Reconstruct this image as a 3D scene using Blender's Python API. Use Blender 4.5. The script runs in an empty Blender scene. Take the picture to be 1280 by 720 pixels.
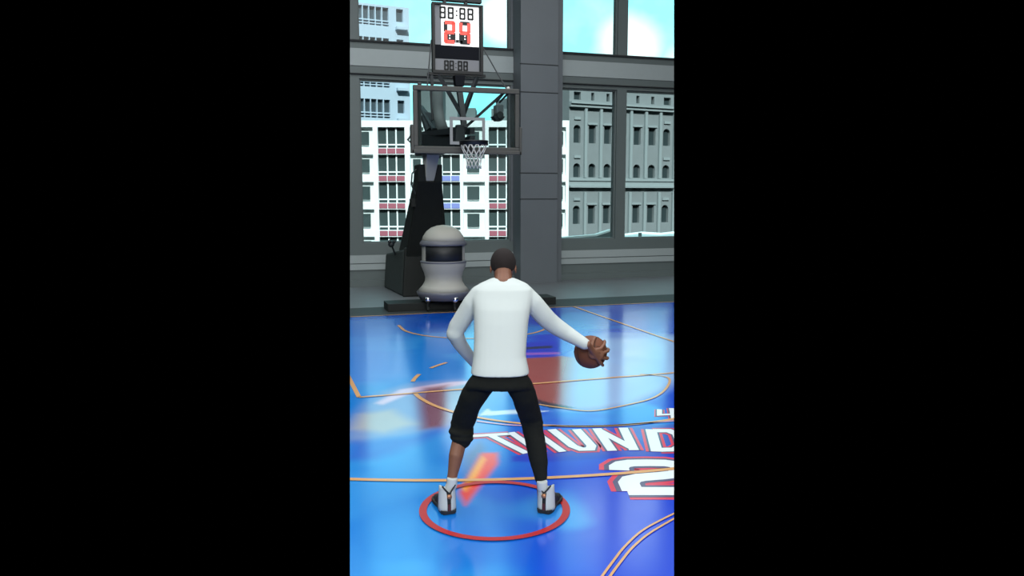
import bpy, bmesh, math, random
import numpy as np
from mathutils import Vector, Matrix
random.seed(4)
S = bpy.context.scene
COL = S.collection
PI = math.pi

# ------------------------------------------------------------------ camera
CAM = Vector((-3.429, -12.632, 2.183)); YAW = 0.3129; PIT = 0.1178; FPX = 984.4
cd = bpy.data.cameras.new('camera'); cam = bpy.data.objects.new('camera', cd); COL.objects.link(cam)
cam.location = CAM; cam.rotation_euler = (PI/2-PIT, 0, -YAW)
cd.sensor_width = 36; cd.lens = FPX*36/1280; cd.clip_end = 2000
S.camera = cam
# ------------------------------------------------------------------ world, sun, unseen hall fill, exposure
S.view_settings.view_transform = 'Standard'; S.view_settings.look = 'None'
S.view_settings.exposure = 0.0; S.view_settings.gamma = 1.0; S.view_settings.use_curve_mapping = False
w = bpy.data.worlds.new('world'); S.world = w; w.use_nodes = True
nt = w.node_tree; nt.nodes.clear()
tc = nt.nodes.new('ShaderNodeTexCoord'); sx = nt.nodes.new('ShaderNodeSeparateXYZ'); rp = nt.nodes.new('ShaderNodeValToRGB')
bg = nt.nodes.new('ShaderNodeBackground'); wo = nt.nodes.new('ShaderNodeOutputWorld')
nt.links.new(tc.outputs['Generated'], sx.inputs[0]); nt.links.new(sx.outputs['Z'], rp.inputs[0])
rp.color_ramp.elements[0].position = 0.36; rp.color_ramp.elements[0].color = (0, 0, 0, 1)      # night-dark low down, open sky overhead
rp.color_ramp.elements[1].position = 0.6; rp.color_ramp.elements[1].color = (0.62, 0.95, 1, 1)
nt.links.new(rp.outputs[0], bg.inputs[0]); bg.inputs[1].default_value = 1.2; nt.links.new(bg.outputs[0], wo.inputs[0])
def lamp(name, kind, loc, rot, energy, col, **kw):
    l = bpy.data.lights.new(name, kind); l.energy = energy; l.color = col
    for k, v in kw.items(): setattr(l, k, v)
    o = bpy.data.objects.new(name, l); o.location = loc; o.rotation_euler = rot; COL.objects.link(o); return o
lamp('sun', 'SUN', (0, -60, 60), (math.radians(52), 0, math.radians(-14)), 4.6, (0.93, 1, 0.99), angle=0.02)
lamp('hall_fill', 'AREA', (-1, -6, 9.2), (0, 0, 0), 1950, (0.96, 1, 1), shape='RECTANGLE', size=16, size_y=18)  # unseen soft fill overhead, added in place of ambient light
lamp('hall_fill', 'AREA', (-4, -21, 8.6), (math.radians(38), 0, math.radians(-15)), 3000, (0.96, 1, 1), shape='RECTANGLE', size=14, size_y=6)  # fill added behind the camera to brighten the back wall and player

# ------------------------------------------------------------------ measuring helpers (metres in the hall: X along the baseline, Y away, hoop at 0,0)
Fh = Vector((math.sin(YAW), math.cos(YAW), 0)); Rr = Vector((math.cos(YAW), -math.sin(YAW), 0))
Fw = Vector((math.sin(YAW)*math.cos(PIT), math.cos(YAW)*math.cos(PIT), -math.sin(PIT))); Up = Rr.cross(Fw)
def ray(x, y): return Fw + Rr*((x-640)/FPX) - Up*((y-360)/FPX)
def hit(x, y, p0, n):
    d = ray(x, y); return CAM + d*((Vector(p0)-CAM).dot(n)/d.dot(n))
def onfloor(x, y): return hit(x, y, (0, 0, 0), Vector((0, 0, 1)))
def onY(x, y, Y): return hit(x, y, (0, Y, 0), Vector((0, 1, 0)))
def onX(x, y, X=0): return hit(x, y, (X, 0, 0), Vector((1, 0, 0)))
def at(x, y, D): return hit(x, y, CAM+Fh*D, Fh)
# the slice of the place that is modelled: between two upright-ish planes
def side_plane(x, s):
    n = ray(x, 0).cross(ray(x, 720)).normalized()
    return n if n.dot(Fw*1.0 + Rr*(-s*10)) > 0 else -n
NL = side_plane(437.5, -1); NR = side_plane(842.5, 1)
if NL.dot(Fw) < 0: NL = -NL
if NR.dot(Fw) < 0: NR = -NR

# ------------------------------------------------------------------ materials
def mat(name, rgb, rough=0.6, metal=0.0, spec=0.5, emit=None, es=0, noise=0, nscale=8, bump=0, bscale=60, coat=0):
    m = bpy.data.materials.new(name); m.use_nodes = True; t = m.node_tree; b = t.nodes['Principled BSDF']
    b.inputs['Base Color'].default_value = (*rgb, 1); b.inputs['Roughness'].default_value = rough
    b.inputs['Metallic'].default_value = metal; b.inputs['Specular IOR Level'].default_value = spec
    b.inputs['Coat Weight'].default_value = coat
    if emit: b.inputs['Emission Color'].default_value = (*emit, 1); b.inputs['Emission Strength'].default_value = es
    c = t.nodes.new('ShaderNodeTexCoord')
    if noise:
        n = t.nodes.new('ShaderNodeTexNoise'); n.inputs['Scale'].default_value = nscale; n.inputs['Detail'].default_value = 4
        r = t.nodes.new('ShaderNodeMapRange'); r.inputs[3].default_value = 1-noise; r.inputs[4].default_value = 1+noise
        x = t.nodes.new('ShaderNodeVectorMath'); x.operation = 'SCALE'; x.inputs[0].default_value = rgb
        t.links.new(c.outputs['Object'], n.inputs[0]); t.links.new(n.outputs[0], r.inputs[0]); t.links.new(r.outputs[0], x.inputs['Scale'])
        t.links.new(x.outputs[0], b.inputs['Base Color'])
    if bump:
        n = t.nodes.new('ShaderNodeTexNoise'); n.inputs['Scale'].default_value = bscale
        u = t.nodes.new('ShaderNodeBump'); u.inputs['Strength'].default_value = bump; u.inputs['Distance'].default_value = 0.02
        t.links.new(c.outputs['Object'], n.inputs[0]); t.links.new(n.outputs[0], u.inputs['Height']); t.links.new(u.outputs[0], b.inputs['Normal'])
    return m
def glass(name, tint, amount):
    m = bpy.data.materials.new(name); m.use_nodes = True; t = m.node_tree; t.nodes.clear()
    o = t.nodes.new('ShaderNodeOutputMaterial'); a = t.nodes.new('ShaderNodeBsdfTransparent'); g = t.nodes.new('ShaderNodeBsdfGlossy')
    mx = t.nodes.new('ShaderNodeMixShader'); a.inputs[0].default_value = (*tint, 1); g.inputs['Roughness'].default_value = 0.03
    mx.inputs[0].default_value = amount
    t.links.new(a.outputs[0], mx.inputs[1]); t.links.new(g.outputs[0], mx.inputs[2]); t.links.new(mx.outputs[0], o.inputs[0]); return m
FG = (0.104, 0.126, 0.130)
M = dict(
  wall=mat('grey_wall_paint', (0.112, 0.138, 0.138), .55, noise=.05, nscale=2),
  pier=mat('grey_pier_cladding', (0.118, 0.134, 0.148), .5, noise=.06, nscale=2),
  joint=mat('dark_joint', (0.02, 0.023, 0.026), .8),
  panel=mat('pale_grey_panel', (0.33, 0.375, 0.38), .5, noise=.04),
  sun_block_ceiling=mat('sun_block_grey', (0.25, 0.26, 0.27), .8),
  ground=mat('grey_floor', (0.13, 0.138, 0.147), .45, noise=.12, nscale=3, spec=.3),
  apron=mat('dark_apron', (0.035, 0.040, 0.042), .6, spec=.15),
  line=mat('tan_court_line', (0.62, 0.33, 0.14), .14, spec=.45),
  pink=mat('pale_pink_court_line', (0.62, 0.36, 0.52), .14, spec=.45),
  white=mat('white_court_paint', (0.72, 0.78, 0.82), .14, spec=.45),
  red=mat('red_court_paint', (0.62, 0.05, 0.10), .14, spec=.45),
  edge=mat('dark_blue_grey_court_paint', (0.10, 0.09, 0.17), .14, spec=.45),
  ring=mat('red_ring', (0.40, 0.006, 0.008), .3, spec=.45),
  black=mat('black_padding', (0.010, 0.012, 0.011), .6, spec=.3, noise=.15),
  side=mat('dark_green_grey_padding', (0.035, 0.042, 0.040), .7, noise=.1, spec=.3),
  steel=mat('dark_steel', (0.022, 0.027, 0.031), .5, spec=.4),
  frame=mat('grey_brown_padding', (0.060, 0.060, 0.056), .6, noise=.08),
  arm=mat('pale_grey_metal', (0.60, 0.60, 0.58), .6),
  rim=mat('black_rim', (0.008, 0.009, 0.010), .4),
  net=mat('white_net', (0.62, 0.62, 0.60), .8),
  square=mat('grey_square_paint', (0.24, 0.25, 0.26), .6),
  pane=glass('window_glass', (0.97, 1, 1), .02),
  board=glass('backboard_glass', (0.88, 0.91, 0.91), .035),
  screen=mat('white_screen', (0.8, 0.8, 0.8), .5, emit=(1, 1, 1), es=.75),
  ledred=mat('red_segment', (0.6, 0.05, 0.04), .5, emit=(1, .13, .1), es=.75),
  led=mat('dark_segment', (0.006, 0.007, 0.008), .5),
  lower=mat('grey_screen', (0.20, 0.205, 0.225), .5),
  mid=mat('dark_screen', (0.009, 0.010, 0.014), .8, spec=.1),
  machine=mat('grey_machine_shell', (0.36, 0.35, 0.31), .5, spec=.4),
  machine2=mat('blue_grey_trim', (0.12, 0.122, 0.14), .4),
  chrome=mat('chrome', (0.7, 0.7, 0.72), .2, metal=1),
  bwhite=mat('white_render', (0.86, 0.92, 0.92), .8),
  bcream=mat('balcony_render', (0.8, 0.9, 0.88), .8),
  bglass=mat('dark_window_glass', (0.050, 0.075, 0.075), .25, noise=.2, nscale=.2),
  bred=mat('red_spandrel', (0.36, 0.10, 0.14), .6), bblue=mat('blue_spandrel', (0.22, 0.27, 0.62), .6),
  tower=mat('pale_blue_concrete', (0.44, 0.56, 0.66), .8), tglass=mat('tower_glass', (0.060, 0.085, 0.10), .3),
  stone=mat('grey_green_stone', (0.215, 0.245, 0.25), .85, noise=.1, nscale=.6),
  stone2=mat('pale_stone_trim', (0.28, 0.33, 0.335), .85), sglass=mat('dark_stone_window', (0.035, 0.052, 0.055), .3),
  roofgrey=mat('grey_roof_box', (0.13, 0.16, 0.16), .8), canopy=mat('white_canopy', (0.8, 0.88, 0.86), .7),
  shirt=mat('white_knit', (0.54, 0.585, 0.58), .85, spec=.2, bump=.12, bscale=7),
  pants=mat('black_fleece', (0.010, 0.011, 0.010), .9, spec=.15, bump=.3, bscale=14),
  skin=mat('brown_skin', (0.185, 0.080, 0.048), .5, spec=.35, noise=.06),
  hair=mat('short_black_hair', (0.022, 0.017, 0.017), .85, spec=.2, bump=.4, bscale=300),
  sock=mat('white_sock', (0.5, 0.53, 0.53), .9), shoew=mat('white_leather', (0.5, 0.53, 0.52), .5),
  shoeb=mat('black_shoe', (0.008, 0.008, 0.009), .6), badge=mat('copper_badge', (0.45, 0.2, 0.1), .35, metal=.4),
  shoer=mat('dark_red_rubber', (0.07, 0.012, 0.014), .5), eye=mat('eye_white', (.7, .7, .7), .3), lip=mat('lip', (0.16, 0.05, 0.04), .5),
  ball=mat('brown_ball_leather', (0.155, 0.052, 0.026), .6, spec=.3, bump=.25, bscale=500), seam=mat('dark_ball_seam', (0.03, 0.012, 0.008), .6),
)

# ------------------------------------------------------------------ mesh kit
class MB:
    def __init__(s): s.v = []; s.f = []
    def add(s, vs, fs):
        n = len(s.v); s.v += [tuple(v) for v in vs]; s.f += [tuple(i+n for i in f) for f in fs]; return s
    def box(s, a, b):
        (x0, y0, z0), (x1, y1, z1) = a, b
        return s.add([(x0,y0,z0),(x1,y0,z0),(x1,y1,z0),(x0,y1,z0),(x0,y0,z1),(x1,y0,z1),(x1,y1,z1),(x0,y1,z1)],
                     [(3,2,1,0),(4,5,6,7),(0,1,5,4),(1,2,6,5),(2,3,7,6),(3,0,4,7)])
    def hexa(s, lo, hi):   # two quads (same winding) joined
        return s.add(list(lo)+list(hi), [(3,2,1,0),(4,5,6,7),(0,1,5,4),(1,2,6,5),(2,3,7,6),(3,0,4,7)])
    def bar(s, p, q, w, h=None, up=(0,0,1)):
        h = h or w; p = Vector(p); q = Vector(q); d = (q-p).normalized(); up = Vector(up)
        if abs(d.dot(up)) > .98: up = Vector((0,1,0))
        a = d.cross(up).normalized()*w/2; b = a.cross(d).normalized()*h/2
        return s.hexa([p-a-b, p+a-b, p+a+b, p-a+b], [q-a-b, q+a-b, q+a+b, q-a+b])
    def tube(s, pts, rad, n=12, cap=True, flat=None):
        pts = [Vector(p) for p in pts]; m = len(pts)
        if not hasattr(rad, '__len__'): rad = [rad]*m
        t = [(pts[min(i+1,m-1)]-pts[max(i-1,0)]).normalized() for i in range(m)]
        u = t[0].cross(Vector((0,0,1)));  u = u if u.length > .1 else t[0].cross(Vector((1,0,0))); u.normalize()
        vs = []; fs = []
        for i in range(m):
            u = (u - t[i]*u.dot(t[i])).normalized(); v = t[i].cross(u)
            r = rad[i]; r1, r2 = (r if hasattr(r,'__len__') else (r, r))
            for k in range(n):
                a = 2*PI*k/n; vs.append(pts[i]+u*math.cos(a)*r1+v*math.sin(a)*r2)
        for i in range(m-1):
            for k in range(n): fs.append((i*n+k, i*n+(k+1)%n, (i+1)*n+(k+1)%n, (i+1)*n+k))
        if cap: fs += [tuple(range(n-1,-1,-1)), tuple((m-1)*n+k for k in range(n))]
        return s.add(vs, fs)
    def ring(s, c, R, r, nrm=(0,0,1), n=40, k=8):
        nrm = Vector(nrm).normalized(); a = nrm.orthogonal().normalized(); b = nrm.cross(a); c = Vector(c); vs=[]; fs=[]
        for i in range(n):
            A = 2*PI*i/n; d = a*math.cos(A)+b*math.sin(A)
            for j in range(k):
                B = 2*PI*j/k; vs.append(c+d*(R+r*math.cos(B))+nrm*r*math.sin(B))
        for i in range(n):
            for j in range(k): fs.append((i*k+j, ((i+1)%n)*k+j, ((i+1)%n)*k+(j+1)%k, i*k+(j+1)%k))
        return s.add(vs, fs)
    def ball(s, c, r, n=16, m=10, ax=None):
        c = Vector(c); r = r if hasattr(r,'__len__') else (r,r,r); ax = ax or (Vector((1,0,0)),Vector((0,1,0)),Vector((0,0,1)))
        vs=[c-ax[2]*r[2]]; fs=[]
        for i in range(1,m):
            t=-PI/2+PI*i/m
            for k in range(n):
                a=2*PI*k/n; vs.append(c+ax[0]*r[0]*math.cos(t)*math.cos(a)+ax[1]*r[1]*math.cos(t)*math.sin(a)+ax[2]*r[2]*math.sin(t))
        vs.append(c+ax[2]*r[2])
        for k in range(n): fs.append((0,1+(k+1)%n,1+k))
        for i in range(m-2):
            for k in range(n): fs.append((1+i*n+k,1+i*n+(k+1)%n,1+(i+1)*n+(k+1)%n,1+(i+1)*n+k))
        L=len(vs)-1
        for k in range(n): fs.append((1+(m-2)*n+k,1+(m-2)*n+(k+1)%n,L))
        return s.add(vs,fs)
    def lathe(s, c, prof, n=40, a0=0, a1=2*PI, thick=0):
        c=Vector(c); full=abs(a1-a0-2*PI)<1e-6; N=n if full else n+1; vs=[];fs=[]
        for r,z in prof:
            for k in range(N):
                a=a0+(a1-a0)*k/n; vs.append(c+Vector((r*math.cos(a),r*math.sin(a),z)))
        for i in range(len(prof)-1):
            for k in range(n): fs.append((i*N+k,i*N+(k+1)%N if full else i*N+k+1,(i+1)*N+(k+1)%N if full else (i+1)*N+k+1,(i+1)*N+k))
        return s.add(vs,fs)
    def poly(s, pts, z=None):
        return s.add([(p[0],p[1],z if z is not None else p[2]) for p in pts],[tuple(range(len(pts)))])
    def ribbon(s, pts, w, z, closed=False):   # flat painted stripe on the floor
        P=[Vector((p[0],p[1])) for p in pts]; m=len(P); L=[];Rt=[]
        for i in range(m):
            if closed: d0=(P[i]-P[i-1]).normalized(); d1=(P[(i+1)%m]-P[i]).normalized()
            else: d0=(P[i]-P[max(i-1,0)]); d1=(P[min(i+1,m-1)]-P[i]); d0=d0.normalized() if d0.length>0 else d1.normalized(); d1=d1.normalized() if d1.length>0 else d0
            t=(d0+d1); t=t.normalized() if t.length>1e-6 else d1
            n=Vector((-t.y,t.x)); k=w/2/max(.45,n.dot(Vector((-d1.y,d1.x))))
            L.append(P[i]+n*k);Rt.append(P[i]-n*k)
        vs=[(p.x,p.y,z) for p in Rt]+[(p.x,p.y,z) for p in L]
        fs=[(i,(i+1)%m,m+(i+1)%m,m+i) for i in range(m if closed else m-1)]
        return s.add(vs,fs)
    def build(s, name, m, parent=None, smooth=False, bevel=0, cut=False, fill=True, shadow=True):
        me=bpy.data.meshes.new(name); me.from_pydata(s.v,[],s.f); 
        if cut: clip(me, fill)
        me.update(); o=bpy.data.objects.new(name,me); COL.objects.link(o); me.materials.append(m)
        if smooth: me.shade_smooth()
        if bevel:
            b=o.modifiers.new('bevel','BEVEL'); b.width=bevel; b.segments=2; b.limit_method='ANGLE'
        if parent is not None: attach(o,parent)
        return o
def clip(me, fill=True):
    bm=bmesh.new(); bm.from_mesh(me)
    for n in (NL,NR):
        g=bm.verts[:]+bm.edges[:]+bm.faces[:]
        r=bmesh.ops.bisect_plane(bm,geom=g,plane_co=CAM,plane_no=n,clear_inner=True,dist=1e-5)
        if fill:
            e=[x for x in r['geom_cut'] if isinstance(x,bmesh.types.BMEdge)]
            if e: bmesh.ops.holes_fill(bm,edges=e,sides=0)
    bm.to_mesh(me); bm.free()
def attach(o,parent):
    o.parent=parent
    if parent.type=='EMPTY': o.matrix_parent_inverse=Matrix.Translation(-parent.location)
def thing(name,label,cat,loc,group=None):
    o=bpy.data.objects.new(name,None); o.empty_display_size=.2; o.location=loc; COL.objects.link(o); return tag(o,label,cat,group)
def tag(o,label,cat,group=None):
    o['label']=label;o['category']=cat
    if group:o['group']=group
    return o
def structure(o,label=None):
    o['kind']='structure'
    if label:o['label']=label
    return o
def soften(o,voxel,it=6,fac=.5):
    r=o.modifiers.new('skin','REMESH'); r.mode='VOXEL'; r.voxel_size=voxel; r.use_smooth_shade=True
    if it: k=o.modifiers.new('smooth','SMOOTH'); k.iterations=it; k.factor=fac
    return o

# ------------------------------------------------------------------ sky behind the city
def sky_mat():
    m=bpy.data.materials.new('sky_cyan_with_clouds'); m.use_nodes=True; t=m.node_tree; t.nodes.clear()
    N=t.nodes.new; L=t.links.new
    o=N('ShaderNodeOutputMaterial'); e=N('ShaderNodeEmission'); g=N('ShaderNodeNewGeometry')
    n=N('ShaderNodeTexNoise'); n.inputs['Scale'].default_value=.05; n.inputs['Detail'].default_value=3; L(g.outputs['Position'],n.inputs[0])
    acc=None
    for d,rad in (((.2895,.9336,.2109),14),((.4330,.8838,.1773),18),((.5000,.8536,.1464),16),((.2300,.9300,.2900),22),((.4100,.8300,.3800),30)):
        v=N('ShaderNodeVectorMath'); v.operation='DISTANCE'; c=CAM+Vector(d).normalized()*500; v.inputs[1].default_value=c; L(g.outputs['Position'],v.inputs[0])
        r=N('ShaderNodeMapRange'); r.interpolation_type='SMOOTHSTEP'; r.inputs[1].default_value=rad*1.35; r.inputs[2].default_value=rad*.55; L(v.outputs['Value'],r.inputs[0])
        if acc is None: acc=r.outputs[0]
        else:
            x=N('ShaderNodeMath'); x.operation='MAXIMUM'; L(acc,x.inputs[0]); L(r.outputs[0],x.inputs[1]); acc=x.outputs[0]
    q=N('ShaderNodeMath'); q.operation='MULTIPLY_ADD'; q.inputs[1].default_value=.7; q.inputs[2].default_value=-.30; L(n.outputs[0],q.inputs[0])
    x=N('ShaderNodeMath'); x.operation='ADD'; x.use_clamp=True; L(acc,x.inputs[0]); L(q.outputs[0],x.inputs[1])
    mx=N('ShaderNodeMix'); mx.data_type='RGBA'; mx.inputs[6].default_value=(.29,.92,1,1); mx.inputs[7].default_value=(.8,1,1,1); L(x.outputs[0],mx.inputs[0]); L(mx.outputs[2],e.inputs[0])
    e.inputs[1].default_value=1.6; L(e.outputs[0],o.inputs[0]); return m
mb=MB(); vs=[];fs=[]
for j in range(13):
    el=math.radians(-8+j*5)
    for i in range(41):
        az=YAW+math.radians(-20+i); vs.append(CAM+Vector((math.sin(az)*math.cos(el),math.cos(az)*math.cos(el),math.sin(el)))*500)
for j in range(12):
    for i in range(40): fs.append((j*41+i,j*41+i+1,(j+1)*41+i+1,(j+1)*41+i))
mb.add(vs,fs); structure(mb.build('sky',sky_mat(),smooth=True,cut=True,fill=False),'pale cyan sky with soft white clouds')

# ------------------------------------------------------------------ court floor with painted artwork and reflection washes
def court_mat():
    m=bpy.data.materials.new('glossy_painted_court'); m.use_nodes=True; t=m.node_tree; b=t.nodes['Principled BSDF']
    a=t.nodes.new('ShaderNodeVertexColor'); a.layer_name='paint'; t.links.new(a.outputs[0],b.inputs['Base Color'])
    b.inputs['Roughness'].default_value=.13; b.inputs['IOR'].default_value=1.9
    c=t.nodes.new('ShaderNodeTexCoord'); n=t.nodes.new('ShaderNodeTexNoise'); n.inputs['Scale'].default_value=1.6
    r=t.nodes.new('ShaderNodeMapRange'); r.inputs[3].default_value=.09; r.inputs[4].default_value=.2
    t.links.new(c.outputs['Object'],n.inputs[0]); t.links.new(n.outputs[0],r.inputs[0]); t.links.new(r.outputs[0],b.inputs['Roughness']); return m
def srgb(r,g,b): return np.array([((c/255+.055)/1.055)**2.4 if c>10 else c/255/12.92 for c in (r,g,b)])
X0,X1,Y0,Y1,st=-3.6,5.6,-9.6,1.6,.035
nx=int((X1-X0)/st)+1; ny=int((Y1-Y0)/st)+1
gx=np.linspace(X0,X1,nx); gy=np.linspace(Y0,Y1,ny); GX,GY=np.meshgrid(gx,gy); P=np.stack([GX.ravel(),GY.ravel()],1)
rng=np.random.default_rng(3)
def vnoise(P,sc,seed,stretch=(1,1)):
    g=np.random.default_rng(seed).random((64,64)); q=P*sc*np.array(stretch)+17; i=np.floor(q).astype(int); f=q-i; f=f*f*(3-2*f)
    a=g[i[:,0]%64,i[:,1]%64];b=g[(i[:,0]+1)%64,i[:,1]%64];c=g[i[:,0]%64,(i[:,1]+1)%64];d=g[(i[:,0]+1)%64,(i[:,1]+1)%64]
    return (a*(1-f[:,0])+b*f[:,0])*(1-f[:,1])+(c*(1-f[:,0])+d*f[:,0])*f[:,1]
sm=lambda a,b,x: np.clip((x-a)/(b-a),0,1)**2*(3-2*np.clip((x-a)/(b-a),0,1))
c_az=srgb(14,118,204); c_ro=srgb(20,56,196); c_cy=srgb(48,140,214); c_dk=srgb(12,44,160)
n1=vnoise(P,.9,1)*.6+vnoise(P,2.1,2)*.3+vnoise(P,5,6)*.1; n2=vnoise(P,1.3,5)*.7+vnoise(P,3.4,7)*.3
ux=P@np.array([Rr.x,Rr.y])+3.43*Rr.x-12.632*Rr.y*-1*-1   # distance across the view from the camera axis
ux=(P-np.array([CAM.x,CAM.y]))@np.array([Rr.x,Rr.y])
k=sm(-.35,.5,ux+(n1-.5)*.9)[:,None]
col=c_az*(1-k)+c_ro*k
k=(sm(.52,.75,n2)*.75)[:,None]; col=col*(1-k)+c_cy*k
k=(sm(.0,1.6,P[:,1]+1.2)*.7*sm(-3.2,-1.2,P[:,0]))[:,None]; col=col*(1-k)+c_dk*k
def inpoly(P,poly,soft):
    """signed soft mask of a floor polygon"""
    poly=np.array(poly); n=len(poly); d=np.full(len(P),1e9); ins=np.zeros(len(P),bool)
    for i in range(n):
        a=poly[i]; b=poly[(i+1)%n]; e=b-a; t=np.clip(((P-a)@e)/(e@e),0,1); q=a+t[:,None]*e; d=np.minimum(d,np.hypot(*(P-q).T))
        c=((a[1]>P[:,1])!=(b[1]>P[:,1])); xx=(b[0]-a[0])*(P[:,1]-a[1])/(b[1]-a[1]+1e-12)+a[0]; ins^=c&(P[:,0]<xx)
    s=np.where(ins,d,-d); return sm(-soft,soft,s)
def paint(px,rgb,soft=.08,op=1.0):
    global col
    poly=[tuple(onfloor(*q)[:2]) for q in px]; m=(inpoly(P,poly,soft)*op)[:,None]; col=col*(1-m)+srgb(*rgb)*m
# winged arm artwork left of the free throw line
paint([(430,552),(434,528),(456,506),(478,490),(520,478),(577,475),(590,520),(560,534),(500,546),(455,553)],(120,140,190),.14,.9)
paint([(440,536),(450,518),(490,512),(520,530),(480,541)],(168,166,168),.12,.9)
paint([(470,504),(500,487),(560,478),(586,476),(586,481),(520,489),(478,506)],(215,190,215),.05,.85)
paint([(524,500),(530,485),(560,481),(562,520),(556,534),(528,536)],(120,50,52),.1,.85)
paint([(560,484),(590,478),(590,522),(564,524)],(130,160,190),.06,.8)
paint([(430,575),(438,552),(520,545),(560,534),(520,556),(470,575)],(44,84,190),.14,.75)
# brown figure right of the lane centre, and window-reflection washes painted in
paint([(625,470),(650,448),(700,445),(760,452),(815,470),(832,484),(800,500),(740,512),(690,508),(668,503),(650,488)],(150,66,42),.07,.95)
paint([(706,512),(712,470),(720,425),(760,415),(860,418),(860,470),(834,486),(790,505),(740,512)],(150,178,226),.16,.95)  # pale window reflection painted into the floor colour over the figure's right side
paint([(640,430),(700,426),(720,436),(690,446),(640,447)],(24,40,190),.06,.9)
paint([(655,434),(690,432),(690,435),(655,437)],(30,30,40),.03,.9)
paint([(655,441),(700,440),(700,443),(655,444)],(150,90,190),.03,.8)
paint([(668,498),(690,504),(720,510),(690,511),(668,504)],(24,18,40),.03,.9)
paint([(425,400),(500,398),(505,470),(470,480),(425,480)],(84,140,220),.35,.7)  # light blue wash at the left: window reflection put into the paint
paint([(715,384),(860,380),(860,420),(720,425)],(70,100,200),.25,.6)  # lighter blue painted in for the window sheen at the far right
# swoosh under the legs, flame, band below lettering
paint([(600,519),(609,511),(613,514),(650,512),(690,514),(650,517),(612,519)],(200,225,240),.02,.95)
paint([(574,616),(588,590),(600,566),(622,566),(622,580),(606,600),(582,632)],(226,60,50),.035,1)
paint([(578,610),(590,588),(602,570),(607,574),(596,595),(582,614)],(240,165,50),.03,1)
paint([(580,570),(600,552),(606,560),(594,580),(582,600)],(60,80,110),.07,.6)
paint([(640,570),(700,566),(843,566),(850,573),(760,573),(690,577),(640,577)],(24,44,180),.03,.9)
paint([(588,542),(850,530),(862,568),(745,568),(665,572)],(70,44,150),.05,.55)
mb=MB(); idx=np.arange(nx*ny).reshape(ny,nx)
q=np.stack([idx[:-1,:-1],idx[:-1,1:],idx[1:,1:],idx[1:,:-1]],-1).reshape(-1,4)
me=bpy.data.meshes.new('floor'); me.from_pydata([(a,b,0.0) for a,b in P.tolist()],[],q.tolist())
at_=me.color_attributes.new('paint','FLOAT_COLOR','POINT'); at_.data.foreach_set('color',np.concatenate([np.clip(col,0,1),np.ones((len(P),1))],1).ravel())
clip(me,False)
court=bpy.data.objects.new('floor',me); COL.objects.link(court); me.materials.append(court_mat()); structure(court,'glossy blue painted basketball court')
# solid slab below the court, apron and outer floor
mb=MB().box((-4,-9.6,-.2),(9,1.6,-.01)); mb.build('court_slab',M['apron'],court,cut=True)
mb=MB().box((-4,1.6,-.2),(9,2.68,0)); structure(mb.build('floor_apron',M['apron'],cut=True))
mb=MB().box((-4,2.68,-.2),(12,6.3,.004)); structure(mb.build('floor_surround',M['ground'],cut=True))

def painted(name,mb,m,lab=None):
    o=mb.build(name,M[m],court,cut=True,fill=False)
    if lab:o['label']=lab
    return o
arc=lambda cx,cy,r,a0,a1,n=64:[(cx+r*math.sin(math.radians(a0+(a1-a0)*i/n)),cy-r*math.cos(math.radians(a0+(a1-a0)*i/n))) for i in range(n+1)]
z=.006
painted('baseline',MB().ribbon([(-4,1.575),(6,1.575)],.05,z),'line')
painted('lane_line',MB().ribbon([(2.44,1.575),(2.44,-4.19)],.05,z),'line')
painted('lane_line',MB().ribbon([(-2.44,1.575),(-2.44,-4.19)],.05,z),'line')
painted('free_throw_line',MB().ribbon([(-2.44,-4.19),(2.44,-4.19)],.05,z),'line')
painted('free_throw_circle',MB().ribbon(arc(0,-4.19,1.83,-90,90),.05,z),'line')
for a in (-160,-135,-112):
    painted('dashed_circle_mark',MB().ribbon(arc(0,-4.19,1.83,a-7,a+5,8),.05,z),'line')
painted('restricted_arc',MB().ribbon([(-1.22,.4)]+arc(0,0,1.22,-90,90)+[(1.22,.4)],.05,z),'line')
painted('three_point_line',MB().ribbon(arc(0,0,7.24,-60,60,120),.055,z),'line')
# centre circle pair at the lower right
def through(px,w,m,name,zz=z,n=24):
    pts=[onfloor(*p) for p in px]; out=[]
    for i in range(len(pts)-1):
        p0=pts[max(i-1,0)];p1=pts[i];p2=pts[i+1];p3=pts[min(i+2,len(pts)-1)]
        for k in range(8):
            t=k/8; out.append(.5*((2*p1)+(p2-p0)*t+(2*p0-5*p1+4*p2-p3)*t*t+(3*p1-p0-3*p2+p3)*t**3))
    out.append(pts[-1]); return painted(name,MB().ribbon(out,w,zz),m)
through([(752,722),(766,703),(782,683),(806,662),(846,641)],.017,'line','centre_circle_line')
through([(762,722),(776,703),(792,684),(814,666),(850,645)],.017,'line','centre_circle_line')
through([(668,505),(700,510),(740,514),(786,506),(818,497),(834,484),(834,472),(800,468)],.03,'line','artwork_outline')
through([(596,527),(640,532),(690,533),(750,533),(800,530),(850,526)],.03,'pink','artwork_outline')
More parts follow.
